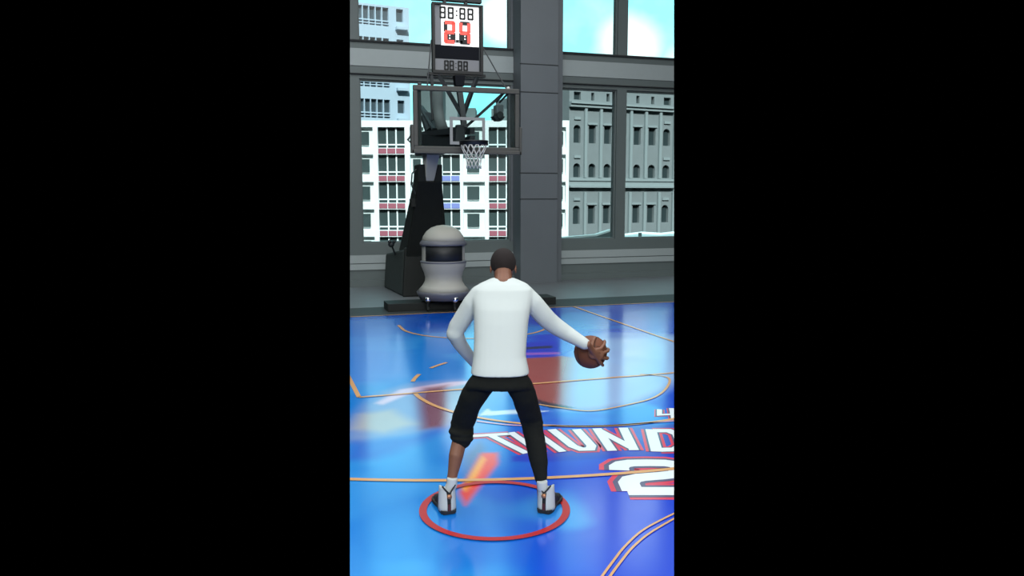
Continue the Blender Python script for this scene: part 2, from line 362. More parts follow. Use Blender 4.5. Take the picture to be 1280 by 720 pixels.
# lettering: each letter is a set of strokes in a unit cell mapped on to its own quad of floor
GL={'T':[[(0,.93),(1,.93)],[(.5,.93),(.5,0)]],'H':[[(.12,1),(.12,0)],[(.88,1),(.88,0)],[(.12,.5),(.88,.5)]],
    'U':[[(.13,1),(.13,.2),(.3,.06),(.7,.06),(.87,.2),(.87,1)]],'N':[[(.1,0),(.1,1)],[(.9,0),(.9,1)],[(.1,.93),(.9,.07)]],
    'D':[[(.13,0),(.13,1)],[(.2,.93),(.65,.93),(.87,.75),(.87,.25),(.65,.07),(.2,.07)]],
    '2':[[(.05,.70),(.07,.82),(.14,.90),(.26,.94),(.5,.95),(.72,.94),(.86,.89),(.92,.79),(.90,.66),(.80,.58),(.6,.53),(.3,.48),(.16,.42),(.1,.32),(.1,.08)],[(.02,.08),(1,.08)]],
    '4':[[(.2,.95),(.1,.4),(.95,.4)],[(.7,.95),(.7,0)]]}
def letter(ch,q,w,lab,wo=(.085,.035)):
    A,B,Cc,D=[onfloor(*p) for p in q]   # top-left, top-right, bottom-right, bottom-left
    def mp(u,v): return (D*(1-u)+Cc*u)*(1-v)+(A*(1-u)+B*u)*v
    root=None
    for i,(mm,ww) in enumerate((('red',w+wo[0]),('edge',w+wo[1]),('white',w))):
        m=MB()
        for j,s in enumerate(GL[ch]): m.ribbon([mp(*p) for p in s],ww,.0012+i*.0012+j*.0002)
        o=m.build('painted_letter' if i==0 else ('letter_outline' if i==1 else 'letter_face'),M[mm],root or court,cut=True,fill=False)
        if root is None: root=o; o['label']=lab
letter('T',[(585,544),(634,541),(676,566),(640,568)],.07,'white letter T with red outline')
letter('H',[(634,541),(672,539),(708,565),(670,566)],.07,'white letter H with red outline')
letter('U',[(684,537),(726,537),(748,563),(720,564)],.085,'white letter U with red outline')
letter('N',[(742,536),(783,535),(796,563),(762,564)],.085,'white letter N with red outline')
letter('D',[(808,537),(850,537),(862,564),(815,565)],.10,'white letter D with red outline')
letter('2',[(764,577),(856,577),(870,618),(784,618)],.16,'white number 2 with red outline',(.16,.08))
letter('4',[(818,512),(848,509),(850,524),(824,524)],.05,'small white mark',(.05,.03))
# red ring round the player
tag(MB().ribbon(arc(-1.915,-7.56,.5,0,360,96)[:-1],.052,.0085,True).build('floor_ring',M['ring']),'thin red ring on the blue court around the player\'s feet','ring')

# ------------------------------------------------------------------ window wall
YW=6.3; WZ=9.6
def wallpart(name,boxes,m,**k):
    mb=MB()
    for a,b in boxes: mb.box(a,b)
    return mb.build(name,M[m],cut=True,**k)
L0,L1=-3.5,9.5
ML=(-1.36,-1.04); MR=(5.55,5.82)
back=structure(wallpart('wall_back',[((L0,YW,0),(L1,YW+.3,1.03)),((L0,YW,4.87),(L1,YW+.3,5.73)),((L0,YW,8.7),(L1,YW+.3,WZ)),
      ((ML[0],YW,1.03),(ML[1],YW+.3,4.87)),((ML[0],YW,5.73),(ML[1],YW+.3,8.7)),((MR[0],YW,1.03),(MR[1],YW+.3,4.87)),((MR[0],YW,5.73),(MR[1],YW+.3,8.7))],'wall'),
      'dark grey window wall at the back of the hall')
k=0
for (x_0,x_1,z_0,z_1,pr,mm,lb) in ((L0,2.74,5.16,5.55,.02,'panel','pale grey panel band between the left window rows'),(4.03,L1,5.16,5.55,.02,'panel','pale grey panel band between the right window rows'),
    (L0,2.72,.40,.54,.03,'panel','lower pale strip below the left windows'),(L0,2.72,.56,.75,.03,'panel','upper pale strip below the left windows'),
    (3.92,L1,.40,.54,.03,'panel','lower pale strip below the right windows'),(3.92,L1,.56,.75,.03,'panel','upper pale strip below the right windows'),
    (L0,2.72,5.70,5.74,.05,'joint','thin dark ledge'),(3.7,L1,5.70,5.74,.05,'joint','thin dark ledge'),(L0,2.72,4.96,4.985,.06,'joint','thin dark ledge'),(3.7,L1,4.96,4.985,.06,'joint','thin dark ledge')):
    k+=1; structure(wallpart('trim_%d'%k,[((x_0,YW-pr,z_0),(x_1,YW,z_1))],mm),lb)
structure(wallpart('baseboard_back',[((L0,YW-.12,0),(L1,YW,.16))],'wall'))
pier=structure(wallpart('wall_pier',[((2.724,5.7,0),(3.68,YW+.3,WZ))],'pier'),'broad grey pier between the windows')
MB().box((3.68,5.95,0),(3.9,YW+.3,WZ)).build('pier_return',M['pier'],pier)
for zz in (5.30,4.64,2.71,2.08): MB().box((2.70,5.694,zz-.011),(3.684,5.71,zz+.011)).build('joint_line',M['joint'],pier)
n=0
for (a,b) in ((L0,ML[0]),(ML[1],2.66),(3.9,MR[0]),(MR[1],L1)):
    for (z0,z1) in ((1.03,4.87),(5.73,8.7)):
        n+=1; mb=MB(); f=.035
        mb.box((a,YW+.06,z0),(a+f,YW+.2,z1)).box((b-f,YW+.06,z0),(b,YW+.2,z1)).box((a+f,YW+.06,z0),(b-f,YW+.2,z0+f)).box((a+f,YW+.06,z1-f),(b-f,YW+.2,z1))
        fr=structure(mb.build('window_%d'%n,M['wall'],cut=True))
        MB().box((a+f,YW+.12,z0+f),(b-f,YW+.13,z1-f)).build('pane',M['pane'],fr,cut=True)
MB_=MB().box((2.66,YW+.01,0),(2.724,YW+.3,WZ)); MB_.build('pier_edge',M['pier'],pier)
structure(MB().box((-14,-38,WZ),(16,YW+.3,WZ+.3)).build('sun_block_ceiling',M['sun_block_ceiling']))  # unseen slab, added and stretched back to keep the sun off the interior

# ------------------------------------------------------------------ city outside
def facade(name,org,U,N,us,zs,holes,m,parent,depth=.4,thick=14,z0=-9,cut=True):
    """wall skin with rectangular openings: holes = set of (i,j) cells of the grid us x zs; N points to the viewer"""
    mb=MB(); pt=lambda u,z,d=0: Vector((org.x,org.y,0))+U*u+Vector((0,0,z))-N*d
    for i in range(len(us)-1):
        for j in range(len(zs)-1):
            a,b,c,d=us[i],us[i+1],zs[j],zs[j+1]
            if (i,j) not in holes: mb.add([pt(a,c),pt(b,c),pt(b,d),pt(a,d)],[(0,1,2,3)])
            else:
                for (p,q) in (((a,c),(b,c)),((b,c),(b,d)),((b,d),(a,d)),((a,d),(a,c))):
                    mb.add([pt(*p),pt(*q),pt(*q,depth),pt(*p,depth)],[(0,1,2,3)])
    a,b,c,d=us[0],us[-1],zs[0],zs[-1]
    mb.add([pt(a,c),pt(b,c),pt(b,d),pt(a,d),pt(a,c,thick),pt(b,c,thick),pt(b,d,thick),pt(a,d,thick)],[(1,5,6,2),(4,0,3,7),(3,2,6,7),(5,4,7,6)])
    return mb.build(name,m,parent,cut=cut,fill=False)
def visible(ps):
    return any((p-CAM).dot(NL)>.05 and (p-CAM).dot(NR)>.05 for p in ps)
class Plane:
    def __init__(s,org,U):
        s.o=Vector(org); s.U=U; s.N=U.cross(Vector((0,0,1)));
        if s.N.dot(Fh)>0: s.N=-s.N
    def uz(s,x,y):
        p=hit(x,y,s.o,s.N); return (p-s.o).dot(s.U),p.z
    def box(s,u0,u1,z0,z1,d0,d1):   # d = depth behind the face
        P=lambda u,z,d: Vector((s.o.x,s.o.y,0))+s.U*u+Vector((0,0,z))-s.N*d
        return MB().hexa([P(u0,z0,d0),P(u1,z0,d0),P(u1,z0,d1),P(u0,z0,d1)],[P(u0,z1,d0),P(u1,z1,d0),P(u1,z1,d1),P(u0,z1,d1)])
def inview(mb): return visible([Vector(v) for v in mb.v])
def part(mb,name,m,par):
    if inview(mb): return mb.build(name,m,par,cut=True)
# white apartment block
pl=Plane(at(640,243,80),Rr)
wb=thing('apartment_building','white apartment block with red and blue panels beneath its dark windows','building',at(580,243,80)*1.0-Vector((0,0,9)))
U=lambda x:pl.uz(x,225)[0]; Z=lambda y:pl.uz(640,y)[1]
glassb=[(473,506.5),(553.5,575),(611,638),(651,684)]; smallb=[(449,465.5),(511,527),(579,606),(0,0),(697,708)]
xs=[395]; 
bays=[('g',400,434),('s',446,467),('g',473,506.5),('s',513,530),('g',541,575),('s',579,606),('g',611,644),('s',652,668),('s',695.5,707)]
for t,a,b in bays: xs+=[a,b]
xs+=[711]
rows=[(158.8+34.3*k,184.8+34.3*k) for k in range(5)]
ys=[330]+[v for r in reversed(rows) for v in (r[1],r[0])]+[150.5]
us=[U(x) for x in xs]; zs=[Z(y) for y in ys]
zs[0]=-9
holes=set((1+2*i,1+2*j) for i in range(len(bays)) for j in range(5))
facade('wall',pl.o,pl.U,pl.N,us,zs,holes,M['bwhite'],wb,depth=.5)
for t,a,b in bays:
    for k,(y0,y1) in enumerate(rows):
        u0,u1=U(a),U(b); z1,z0=Z(y0),Z(y1); 
        if t=='g':
            wn=part(pl.box(u0,u1,z0,z1,.44,.5),'window',M['bglass'],wb)
            if wn is None: continue
            f=MB(); h=.07
            for q in ((u0*2+u1)/3,(u0+2*u1)/3):
                b_=pl.box(q-h,q+h,z0,z1,.3,.44); f.add(b_.v,b_.f)
            zz=Z(y0+21.8); b_=pl.box(u0,u1,zz-h,zz+h,.3,.44); f.add(b_.v,b_.f); part(f,'window_frame',M['bwhite'],wn)
            for q in range(3):
                part(pl.box(u0+(u1-u0)*q/3+.04,u0+(u1-u0)*(q+1)/3-.04,Z(y1+7.0),Z(y1+.7),-.06,.02),'spandrel_panel',M['bblue'] if (a==541 and k in (1,2)) else M['bred'],wb)
        else:
            part(pl.box(u0,u1,z0,z1,.46,.5),'balcony_wall',M['bcream'],wb)
            g0=U(a+(b-a)*.17);g1=U(a+(b-a)*.74)
            wn=part(pl.box(g0,g1,Z(y0+22),Z(y0+5.5),.40,.46),'window',M['bglass'],wb)
            part(pl.box(g0,g1,Z(y0+23.6),Z(y0+23),.34,.46),'window_sill',M['bglass'],wb)
for a,b,y in ((577,594,133),(614,637,134),(516.5,553,108)):
    part(pl.box(U(a),U(b),Z(151),Z(y),1.5,5),'roof_unit',M['roofgrey'],wb)
# pale tower behind it
pl=Plane(at(480,100,170),(Rr*math.cos(.47)+Fh*math.sin(.47)))
tb=thing('tower_block','pale blue tower block with a dense white window grid behind the white block','building',Vector((pl.o.x,pl.o.y,-9)))
U=lambda x:pl.uz(x,100)[0]; Z=lambda y:pl.uz(500,y)[1]
cells=[(449,454.4),(455.6,462.2),(463.4,470.2),(471.4,478.2),(479.6,487),(496.5,505)]
rows=[]
for k in range(5): rows+= [(11.5+38*k,27.5+38*k),(29+38*k,31.2+38*k),(32.5+38*k,34.5+38*k)]
xs=[425]; 
for a,b in cells: xs+=[a,b]
xs+=[512.5]; ys=[260]+[v for r in reversed(rows) for v in (r[1],r[0])]+[8.5]
us=[U(x) for x in xs]; zs=[Z(y) for y in ys]; zs[0]=-9
ok=lambda i,j:(i<5) or (j%3==0)
nr=len(rows)
holes=set((1+2*i,1+2*j) for i in range(len(cells)) for j in range(nr) if ok(i,(nr-1-j)))
facade('wall',pl.o,pl.U,pl.N,us,zs,holes,M['tower'],tb,depth=.8,thick=20)
for i,(a,b) in enumerate(cells):
    for j,(y0,y1) in enumerate(rows):
        if ok(i,j) and y0<150: part(pl.box(U(a),U(b),Z(y1),Z(y0),.7,.8),'window',M['tglass'],tb)
for k in range(4): part(pl.box(U(495),U(509),Z(38+38*k),Z(34.5+38*k),-1.2,0),'balcony',M['tower'],tb)
part(pl.box(U(450),U(466),Z(9),Z(5.5),2,8),'roof_parapet',M['tower'],tb); part(pl.box(U(479),U(500),Z(9),Z(6.2),2,8),'roof_parapet',M['tower'],tb)
fb=Plane(at(560,150,260),Rr); q=fb.box(fb.uz(553,130)[0],fb.uz(572,130)[0],-9,fb.uz(560,104)[1],0,15)
tag(q.build('office_block',M['stone2']),'narrow pale blue distant block seen through the backboard glass','building')
# grey stone building on the right
pl=Plane(at(711,200,140),(Rr*math.cos(.46)+Fh*math.sin(.46)))
sb=thing('stone_building','grey green classical stone building with arched windows and pilasters','building',Vector((pl.o.x,pl.o.y,-9)))
U=lambda x:pl.uz(x,200)[0]; Z=lambda y:pl.uz(721,y)[1]
cx=[721,740,759,777.5,796,814.5,832.5,850]; hw=4.3
vr=[(114.5,124.5),(156,178.5),(204,221.5),(257,280)]
xs=[711]
for c in cx: xs+=[c-hw,c+hw]
xs+=[870]; ys=[320]+[v for r in reversed(vr) for v in (r[1],r[0])]+[104]
us=[U(x) for x in xs]; zs=[Z(y) for y in ys]; zs[0]=-12
def arched(i,r): return (r==2) or (i in (0,3,6) and r in (1,3))
holes=set((1+2*i,1+2*j) for i in range(8) for j in range(4))
facade('wall',pl.o,pl.U,pl.N,us,zs,holes,M['stone'],sb,depth=.7,thick=30)
for i,c in enumerate(cx):
    for r,(y0,y1) in enumerate(vr):
        u0,u1=U(c-hw),U(c+hw); z0,z1=Z(y1),Z(y0)
        if r==0 and i in (1,2,4,5): # narrow slits: pieces of wall left and right
            for a,b in ((u0,u0+(u1-u0)*.28),(u1-(u1-u0)*.28,u1)): part(pl.box(a,b,z0,z1,.0,.7),'window_surround',M['stone'],sb)
        wn=part(pl.box(u0,u1,z0,z1,.6,.7),'window',M['sglass'],sb)
        if arched(i,r):
            R=(u1-u0)/2; cu=(u0+u1)/2; ztop=z1; zc=z1-R; mb=MB(); PT=lambda u,z,d: Vector((pl.o.x,pl.o.y,0))+pl.U*u+Vector((0,0,z))-pl.N*d
            for s_ in (-1,1):
                for k in range(6):
                    a0=PI/2*k/6; a1=PI/2*(k+1)/6
                    p=[(cu+s_*R*math.cos(a0),zc+R*math.sin(a0)),(cu+s_*R*math.cos(a1),zc+R*math.sin(a1)),(cu+s_*R*math.cos(a1),ztop),(cu+s_*R*math.cos(a0),ztop)]
                    mb.hexa([PT(u,z_,.0) for u,z_ in p],[PT(u,z_,.6) for u,z_ in p])
            part(mb,'window_arch',M['stone'],sb)
            if i in (0,3,6): part(pl.box(cu-R*.9,cu+R*.9,z1+.9,z1+1.35,-.25,0),'window_hood',M['stone2'],sb)
        elif r: part(pl.box(u0-.3,u1+.3,z1+.1,z1+.45,-.2,0),'window_hood',M['stone2'],sb)
px_=[730.6,749.5,768.5,787,805.5,823.5,841.5]
for c in px_:
    for y0,y1 in ((135,222),(240,300)):
        part(pl.box(U(c-1.5),U(c+1.5),Z(y1),Z(y0),-.5,0),'pilaster',M['stone2'],sb)
for y0,y1,d in ((127.5,130,1.0),(130,134,.7),(222.5,226,.5),(226,232,.3),(232,234.5,.8)):
    part(pl.box(U(710.5),us[-1],Z(y1),Z(y0),-d,0),'cornice',M['stone2'],sb)
# low roofs and canopies in front of it
ca=thing('white_canopy','white sloping canopy roof outside the right hand windows','canopy',onY(820,300,16)-Vector((0,0,.5)))
mb=MB(); top=[(781,292),(802,289.5),(826,291),(848,288.5)]
f=[onY(x,302,14) for x,_ in top]; t=[onY(x,y,20) for x,y in top]; g=[Vector((p.x,p.y,-.5)) for p in t]; h=[Vector((p.x,p.y,-.5)) for p in f]
for i in range(3): mb.hexa([h[i],h[i+1],g[i+1],g[i]],[f[i],f[i+1],t[i+1],t[i]])
mb.build('roof',M['canopy'],ca,cut=True); MB().bar(onY(800,298,15),onY(800,291,15),.1).build('ridge',M['roofgrey'],ca,cut=True)
ca=thing('white_canopy','low grey shed with thin white roof edge, left of the mullion','canopy',onY(745,300,16)-Vector((0,0,.5)))
top=[(700,297),(722,295),(746,293),(764,287),(769,287)]; mb=MB(); rm=MB()
t=[onY(x,y,16) for x,y in top]
for i in range(4):
    a,b=t[i],t[i+1]; o=Vector((0,.3,0)); d=Vector((0,0,-.07)); zz=lambda p:Vector((p.x,p.y,-.5))
    mb.hexa([zz(a),zz(b),zz(b)+o,zz(a)+o],[a+d,b+d,b+d+o,a+d+o]); rm.hexa([a+d,b+d,b+d+o,a+d+o],[a,b,b+o,a+o])
mb.build('shed_body',M['roofgrey'],ca,cut=True); rm.build('roof_edge',M['canopy'],ca,cut=True)

# ------------------------------------------------------------------ basketball hoop
hp=thing('basketball_hoop','portable basketball hoop with black padded stand and glass backboard','basketball hoop',(0,4.6,0))
# base: two padded blocks
b=MB().hexa([(-.50,4.15,0),(.50,4.15,0),(.62,6.3-.4,0),(-.62,5.9,0)],[(-.44,4.2,1.02),(.44,4.2,1.02),(.58,5.8,.82),(-.58,5.8,.82)])
b.build('base',M['side'],hp,bevel=.05)
b=MB().hexa([(-.50,4.02,0),(.50,4.02,0),(.50,4.16,0),(-.50,4.16,0)],[(-.42,4.12,1.06),(.42,4.12,1.06),(.42,4.22,1.06),(-.42,4.22,1.06)])
b.build('base_pad',M['black'],hp,bevel=.03)
b=MB().hexa([(-.42,4.15,.75),(.54,4.15,.75),(.54,5.15,.75),(-.42,5.15,.75)],[(-.25,3.42,2.46),(.25,3.42,2.46),(.25,3.95,2.46),(-.25,3.95,2.46)])
b.build('boom',M['black'],hp,bevel=.03)
for s_ in (-1,1):
    b=MB().hexa([(s_*.17-.085,3.42,2.44),(s_*.17+.085,3.42,2.44),(s_*.17+.085,3.95,2.44),(s_*.17-.085,3.95,2.44)],
                [(s_*.17-.075,3.38,2.80),(s_*.17+.075,3.38,2.80),(s_*.17+.075,3.85,2.80),(s_*.17-.075,3.85,2.80)]); b.build('boom_fork',M['black'],hp,bevel=.015)
# pale link arm rising from the fork, then the dark reach arm to the board
MB().hexa([(-.09,3.45,2.46),(.09,3.45,2.46),(.09,3.75,2.46),(-.09,3.75,2.46)],[(-.14,3.05,3.06),(.14,3.05,3.06),(.14,3.5,3.06),(-.14,3.5,3.06)]).build('link_arm',M['arm'],hp,bevel=.02)
for s_ in (-1,1):
    MB().bar((s_*.17,3.75,3.08),(s_*.12,.52,3.10),.09,.16).build('reach_arm',M['steel'],hp)
    MB().bar((s_*.17,3.75,3.42),(s_*.12,.52,3.26),.08,.10).build('reach_arm',M['steel'],hp)
MB().hexa([(-.15,1.15,2.98),(.10,1.15,2.98),(.24,3.75,2.98),(-.26,3.75,2.98)],[(-.12,1.15,3.25),(.08,1.15,3.25),(.22,3.75,3.48),(-.24,3.75,3.48)]).build('arm_housing',M['steel'],hp,bevel=.03)
MB().hexa([(-.20,.50,2.98),(0,.50,2.98),(0,.62,2.98),(-.20,.62,2.98)],[(-.16,.50,3.36),(-.02,.50,3.36),(-.02,.62,3.36),(-.16,.62,3.36)]).build('board_bracket',M['steel'],hp,bevel=.02)
# clutter on the arm: spring canister, hydraulic cylinder, cables
b=MB().tube([onX(540,166,-.05),onX(534,147,-.05)],.13,14).tube([onX(534,147,-.05),onX(527,134,-.05)],[.08,.045],12); b.build('spring_housing',M['steel'],hp)
b=MB().tube([onX(542,162,-.12),onX(523,131,-.12)],.035,8); b.build('tension_rod',M['steel'],hp)
b=MB().tube([onX(541,150,-.02),onX(539,112,-.02)],.03,8); b.build('tension_rod',M['steel'],hp)
b=MB().tube([onX(547,112),onX(547,132),onX(549,148),onX(554,163)],.105,14); b.build('counter_arm',M['roofgrey'],hp,smooth=True)
b=MB().tube([(-.3,3.6,3.45),(-.42,3.6,3.3),(-.32,3.6,3.22)],.022,8); b.build('cable',M['steel'],hp)
b=MB().tube([(-.27,3.5,2.7),(-.36,3.5,2.62),(-.38,3.5,2.4),(-.30,3.5,2.2)],.016,8); b.build('cable',M['steel'],hp)
MB().box((-.37,3.6,1.93),(-.27,3.8,2.1)).build('crank_box',M['black'],hp,bevel=.01)
b=MB().ball((-.62,4.7,1.10),.07).tube([(-.62,4.7,1.1),(-.5,4.9,.85)],.02,8).ball((-.66,4.66,1.16),.04).ball((-.56,4.66,1.16),.04); b.build('adjust_knob',M['steel'],hp)
# backboard
Yb=.38; bb=MB(); W=.915; zb,zt=2.9,3.97; fw=.085
for a,c in (((-W,Yb,zb),(W,Yb+.07,zb+fw)),((-W,Yb,zt-fw),(W,Yb+.07,zt)),((-W,Yb,zb+fw),(-W+fw*.85,Yb+.07,zt-fw)),((W-fw*.85,Yb,zb+fw),(W,Yb+.07,zt-fw))): bb.box(a,c)
board=MB().box((-W+.06,Yb+.02,zb+.06),(W-.06,Yb+.035,zt-.06)).build('backboard',M['board'],hp); board['label']='clear glass backboard'
bb.build('board_frame',M['frame'],board,bevel=.012)
sq=MB(); w_=.05; a,b_=-.305,.305; c,d=3.02,3.475
sq.box((a,Yb+.008,c),(b_,Yb+.018,c+w_)).box((a,Yb+.008,d-w_),(b_,Yb+.018,d)).box((a,Yb+.008,c+w_),(a+w_,Yb+.018,d-w_)).box((b_-w_,Yb+.008,c+w_),(b_,Yb+.018,d-w_))
sq.build('target_square',M['square'],board)
pd=MB().box((-W-.035,Yb-.01,2.865),(-.12,Yb+.09,2.925)).box((.12,Yb-.01,2.865),(W+.035,Yb+.09,2.925)).box((-W-.045,Yb-.01,2.865),(-W+.0,Yb+.09,3.33)).box((W,Yb-.01,2.865),(W+.045,Yb+.09,3.33)).box((-.13,Yb,2.865),(.13,Yb+.09,2.925))
pd.build('corner_padding',M['frame'],board,bevel=.008)
# inner second frame line
il=MB(); e=.06
for a,c in (((-W+.078,Yb+.04,zb+fw),(-W+.078+e,Yb+.06,zt-fw)),((W-.078-e,Yb+.04,zb+fw),(W-.078,Yb+.06,zt-fw))): il.box(a,c)
il.build('inner_frame',M['side'],board)
# rim and net
MB().ring((0,0,3.05),.2286,.011,n=48,k=8).build('rim',M['rim'],hp,smooth=True)
MB().box((-.09,.22,3.02),(.09,.38,3.05)).box((-.07,.24,2.92),(.07,.38,3.03)).build('rim_bracket',M['rim'],hp,bevel=.006)
MB().lathe((0,0,3.05),[(.236,.012),(.236,-.06),(.228,-.06),(.228,.012),(.236,.012)],40).build('rim_band',M['rim'],hp,smooth=True)
nb=MB(); K=12; lev=[(.226,3.035),(.19,2.93),(.155,2.84),(.125,2.76),(.115,2.68),(.12,2.61)]
for k in range(K):
    for s_ in (-1,1):
        pts=[]
        for i,(r,zz) in enumerate(lev):
            a=2*PI*(k+s_*.5*i)/K; pts.append((r*math.cos(a),r*math.sin(a),zz))
        nb.tube(pts,.0065,6)
nb.build('net',M['net'],hp,smooth=True)
# ------------------------------------------------------------------ shot clock above the board
YC=1.0
sc=thing('shot_clock','tall shot clock with white screen and red 24 on top of backboard','shot clock',(0,YC,4.0))
kx=lambda x:onY(x,48,YC).x; kz=lambda y:onY(571,y,YC).z
x0,x1=kx(540.5),kx(602.5); z1,z0=kz(5),kz(91.5)
MB().box((x0,YC,z0),(x1,YC+.10,z1)).build('housing',M['steel'],sc,bevel=.01)
fr=MB(); t_=.035
fr.box((x0-.01,YC-.05,z0-.02),(x1+.01,YC,z0+t_)).box((x0-.01,YC-.05,z1-t_),(x1+.01,YC,z1)).box((x0-.01,YC-.05,z0+t_),(x0+t_,YC,z1-t_)).box((x1-t_,YC-.05,z0+t_),(x1+.01,YC,z1-t_))
fr.build('clock_frame',M['led'],sc,bevel=.004)
def pane_(xa,xb,ya,yb,m,name): return MB().box((kx(xa),YC-.006,kz(yb)),(kx(xb),YC,kz(ya))).build(name,M[m],sc)
pane_(543.5,551.5,7,57,'lower','side_strip'); scr=pane_(551.5,598.5,7,57.5,'screen','screen'); pane_(543.5,598.5,57.5,74,'mid','dark_panel'); low=pane_(543.5,598.5,74.5,90.5,'lower','lower_screen')
def digit(cx,cy,w,h,t,segs,m,name,par,dy=.0):
    """seven segment digit, pixels of the face in clock metres"""
    s=MB(); X=kx(cx);Zc=kz(cy);px=(x1-x0)/62.; w*=px;h*=px;t*=px; y=YC-.012-dy
    R={'a':(-w/2+t*.3,w/2-t*.3,h/2-t,h/2),'g':(-w/2+t*.3,w/2-t*.3,-t/2,t/2),'d':(-w/2+t*.3,w/2-t*.3,-h/2,-h/2+t),
       'f':(-w/2,-w/2+t,t*.1,h/2-t*.35),'b':(w/2-t,w/2,t*.1,h/2-t*.35),'e':(-w/2,-w/2+t,-h/2+t*.35,-t*.1),'c':(w/2-t,w/2,-h/2+t*.35,-t*.1)}
    for q in segs:
        a,b,c,d=R[q]; s.box((X+a,y,Zc+c),(X+b,y+.008,Zc+d))
    return s.build(name,M[m],par)
for c in (553.5,563.5,578,588): digit(c,17,7.6,14,2.1,'abcdefg','led','digit',scr)
for c in (557.6,564.2,574.6,581.6): digit(c,82.3,6,12,2.0,'abcdefg','led','digit',low)
def dots(par,cx,ys,r=.9):
    s=MB(); px=(x1-x0)/62.*r
    for y in ys: s.box((kx(cx)-px,YC-.013,kz(y)-px),(kx(cx)+px,YC-.005,kz(y)+px))
    return s.build('colon',M['led'],par)
dots(scr,570.8,(14,19.5)); dots(low,569.5,(79.5,84.5),.6)
digit(562,41,14.5,27,4.4,'abged','ledred','digit',scr)['label']='red digit 2'; digit(562,41,14.5,27,4.4,'fc','led','digit',scr,-.001)
digit(581,41,14.5,27,4.4,'fgbc','ledred','digit',scr)['label']='red digit 4'; digit(581,41,14.5,27,4.4,'aed','led','digit',scr,-.001)
s=MB()
for cx_ in (562,581): s.box((kx(cx_-3),YC-.010,kz(51)),(kx(cx_+3),YC-.005,kz(43)))
s.build('segment_block',M['led'],scr); 
s=MB()
for cx_ in (562,581):
    for yy in (45,48.5): s.box((kx(cx_-.8),YC-.016,kz(yy+.8)),(kx(cx_+.8),YC-.010,kz(yy-.8)))
s.build('pixel_dots',M['screen'],scr)
s=MB().box((kx(569.7),YC-.013,kz(53.5)),(kx(573.5),YC-.005,kz(50))); s.build('decimal_point',M['led'],scr)
# top lamp box and posts
s=MB().box((x0,YC,kz(1.8)),(x1,YC+.1,kz(-8))); s.build('top_housing',M['steel'],sc,bevel=.01)
for xx in (556.5,583): MB().box((kx(xx-1.6),YC,kz(6)),(kx(xx+1.6),YC+.08,kz(0))).build('top_post',M['steel'],sc)
# mount
MB().box((kx(535),YC-.03,kz(95.5)),(kx(606.5),YC+.12,kz(91.8))).build('mount_bar',M['led'],sc,bevel=.005)
MB().hexa([(kx(568),.9,kz(108)),(kx(578),.9,kz(108)),(kx(578),1.06,kz(108)),(kx(568),1.06,kz(108))],[(kx(566.5),.9,kz(95)),(kx(579.5),.9,kz(95)),(kx(579.5),1.06,kz(95)),(kx(566.5),1.06,kz(95))]).build('mount_post',M['mid'],sc)
MB().bar((kx(573),YC,kz(106)),(.0,.6,3.30),.09).build('mount_post',M['steel'],sc)
MB().bar((kx(548),YC,kz(95)),(-.01,.75,3.55),.06).build('strut',M['steel'],sc)
MB().bar((kx(596),YC,kz(95)),(.02,.75,3.55),.06).build('strut',M['steel'],sc)
MB().bar((kx(538.5),YC,kz(94)),(kx(539.5),YC,kz(108)),.05).build('strut',M['steel'],sc)
MB().tube([(kx(539),YC,kz(52)),(kx(526.5),.55,3.99)],.011,6).build('guy_wire',M['steel'],sc)
MB().tube([(kx(603),YC,kz(57)),(.72,.5,3.98)],.011,6).build('guy_wire',M['steel'],sc)
MB().ball((.74,.46,3.985),.03).build('wire_clip',M['arm'],sc); MB().ball((-.79,.48,3.99),.035).build('wire_clip',M['steel'],sc)
MB().bar((-.07,.60,3.25),(.70,.55,3.93),.045).build('diagonal_brace',M['steel'],hp)
# camera pod hung behind the right top corner of the board
cp=thing('board_camera','small dark camera pod hanging behind the upper right of the glass backboard','camera',(.68,.75,3.55))
MB().box((.60,.68,3.58),(.73,.9,3.74)).build('camera_body',M['roofgrey'],cp,bevel=.02)
MB().tube([(.66,.66,3.56),(.66,.9,3.56)],.06,16).build('lens_barrel',M['side'],cp)
b=MB().bar((.68,.78,3.78),(.78,.55,3.93),.025).bar((.62,.78,3.78),(.70,.55,3.93),.025); b.build('hanger',M['steel'],cp)
MB().hexa([(.60,.7,3.46),(.70,.7,3.46),(.70,.86,3.46),(.60,.86,3.46)],[(.54,.68,3.54),(.76,.68,3.54),(.76,.9,3.54),(.54,.9,3.54)]).build('hood',M['side'],cp,bevel=.01)

# ------------------------------------------------------------------ black platform
pa=onfloor(485,391); 
kxp=lambda x,Y:onY(x,384,Y).x
plt=MB().box((kxp(485,1.98),1.98,0),(kxp(695,1.98),2.5,.15)); tag(plt.build('platform',M['black'],bevel=.008),'low black platform lying behind the baseline under the hoop','platform')

# ------------------------------------------------------------------ grey domed ball machine
c0=at(554.5,350,15.0); cm=Vector((c0.x,c0.y,0)); Dm=15.0
mz=lambda y:at(554.5,y,Dm).z; mr=lambda p:p*Dm/FPX*1.0
mc=thing('ball_machine','grey domed machine with dark window and flared skirt on short legs','machine',cm)
prof=[(0,281),(8,282),(15,284.5),(21,289),(25,295),(27.5,302)]
MB().lathe(cm,[(mr(r),mz(y)) for r,y in prof]+[(0,mz(302))],48).build('dome',M['machine'],mc,smooth=True)
MB().lathe(cm,[(mr(27),mz(300)),(mr(29.5),mz(303.5)),(mr(29.5),mz(306)),(mr(26),mz(306.5)),(mr(26),mz(300))],48).build('brim',M['machine2'],mc,smooth=True)
MB().lathe(cm,[(mr(26.8),mz(306)),(mr(26.8),mz(326))],48).build('collar',M['machine'],mc,smooth=True)
af=-PI/2-YAW*1.0
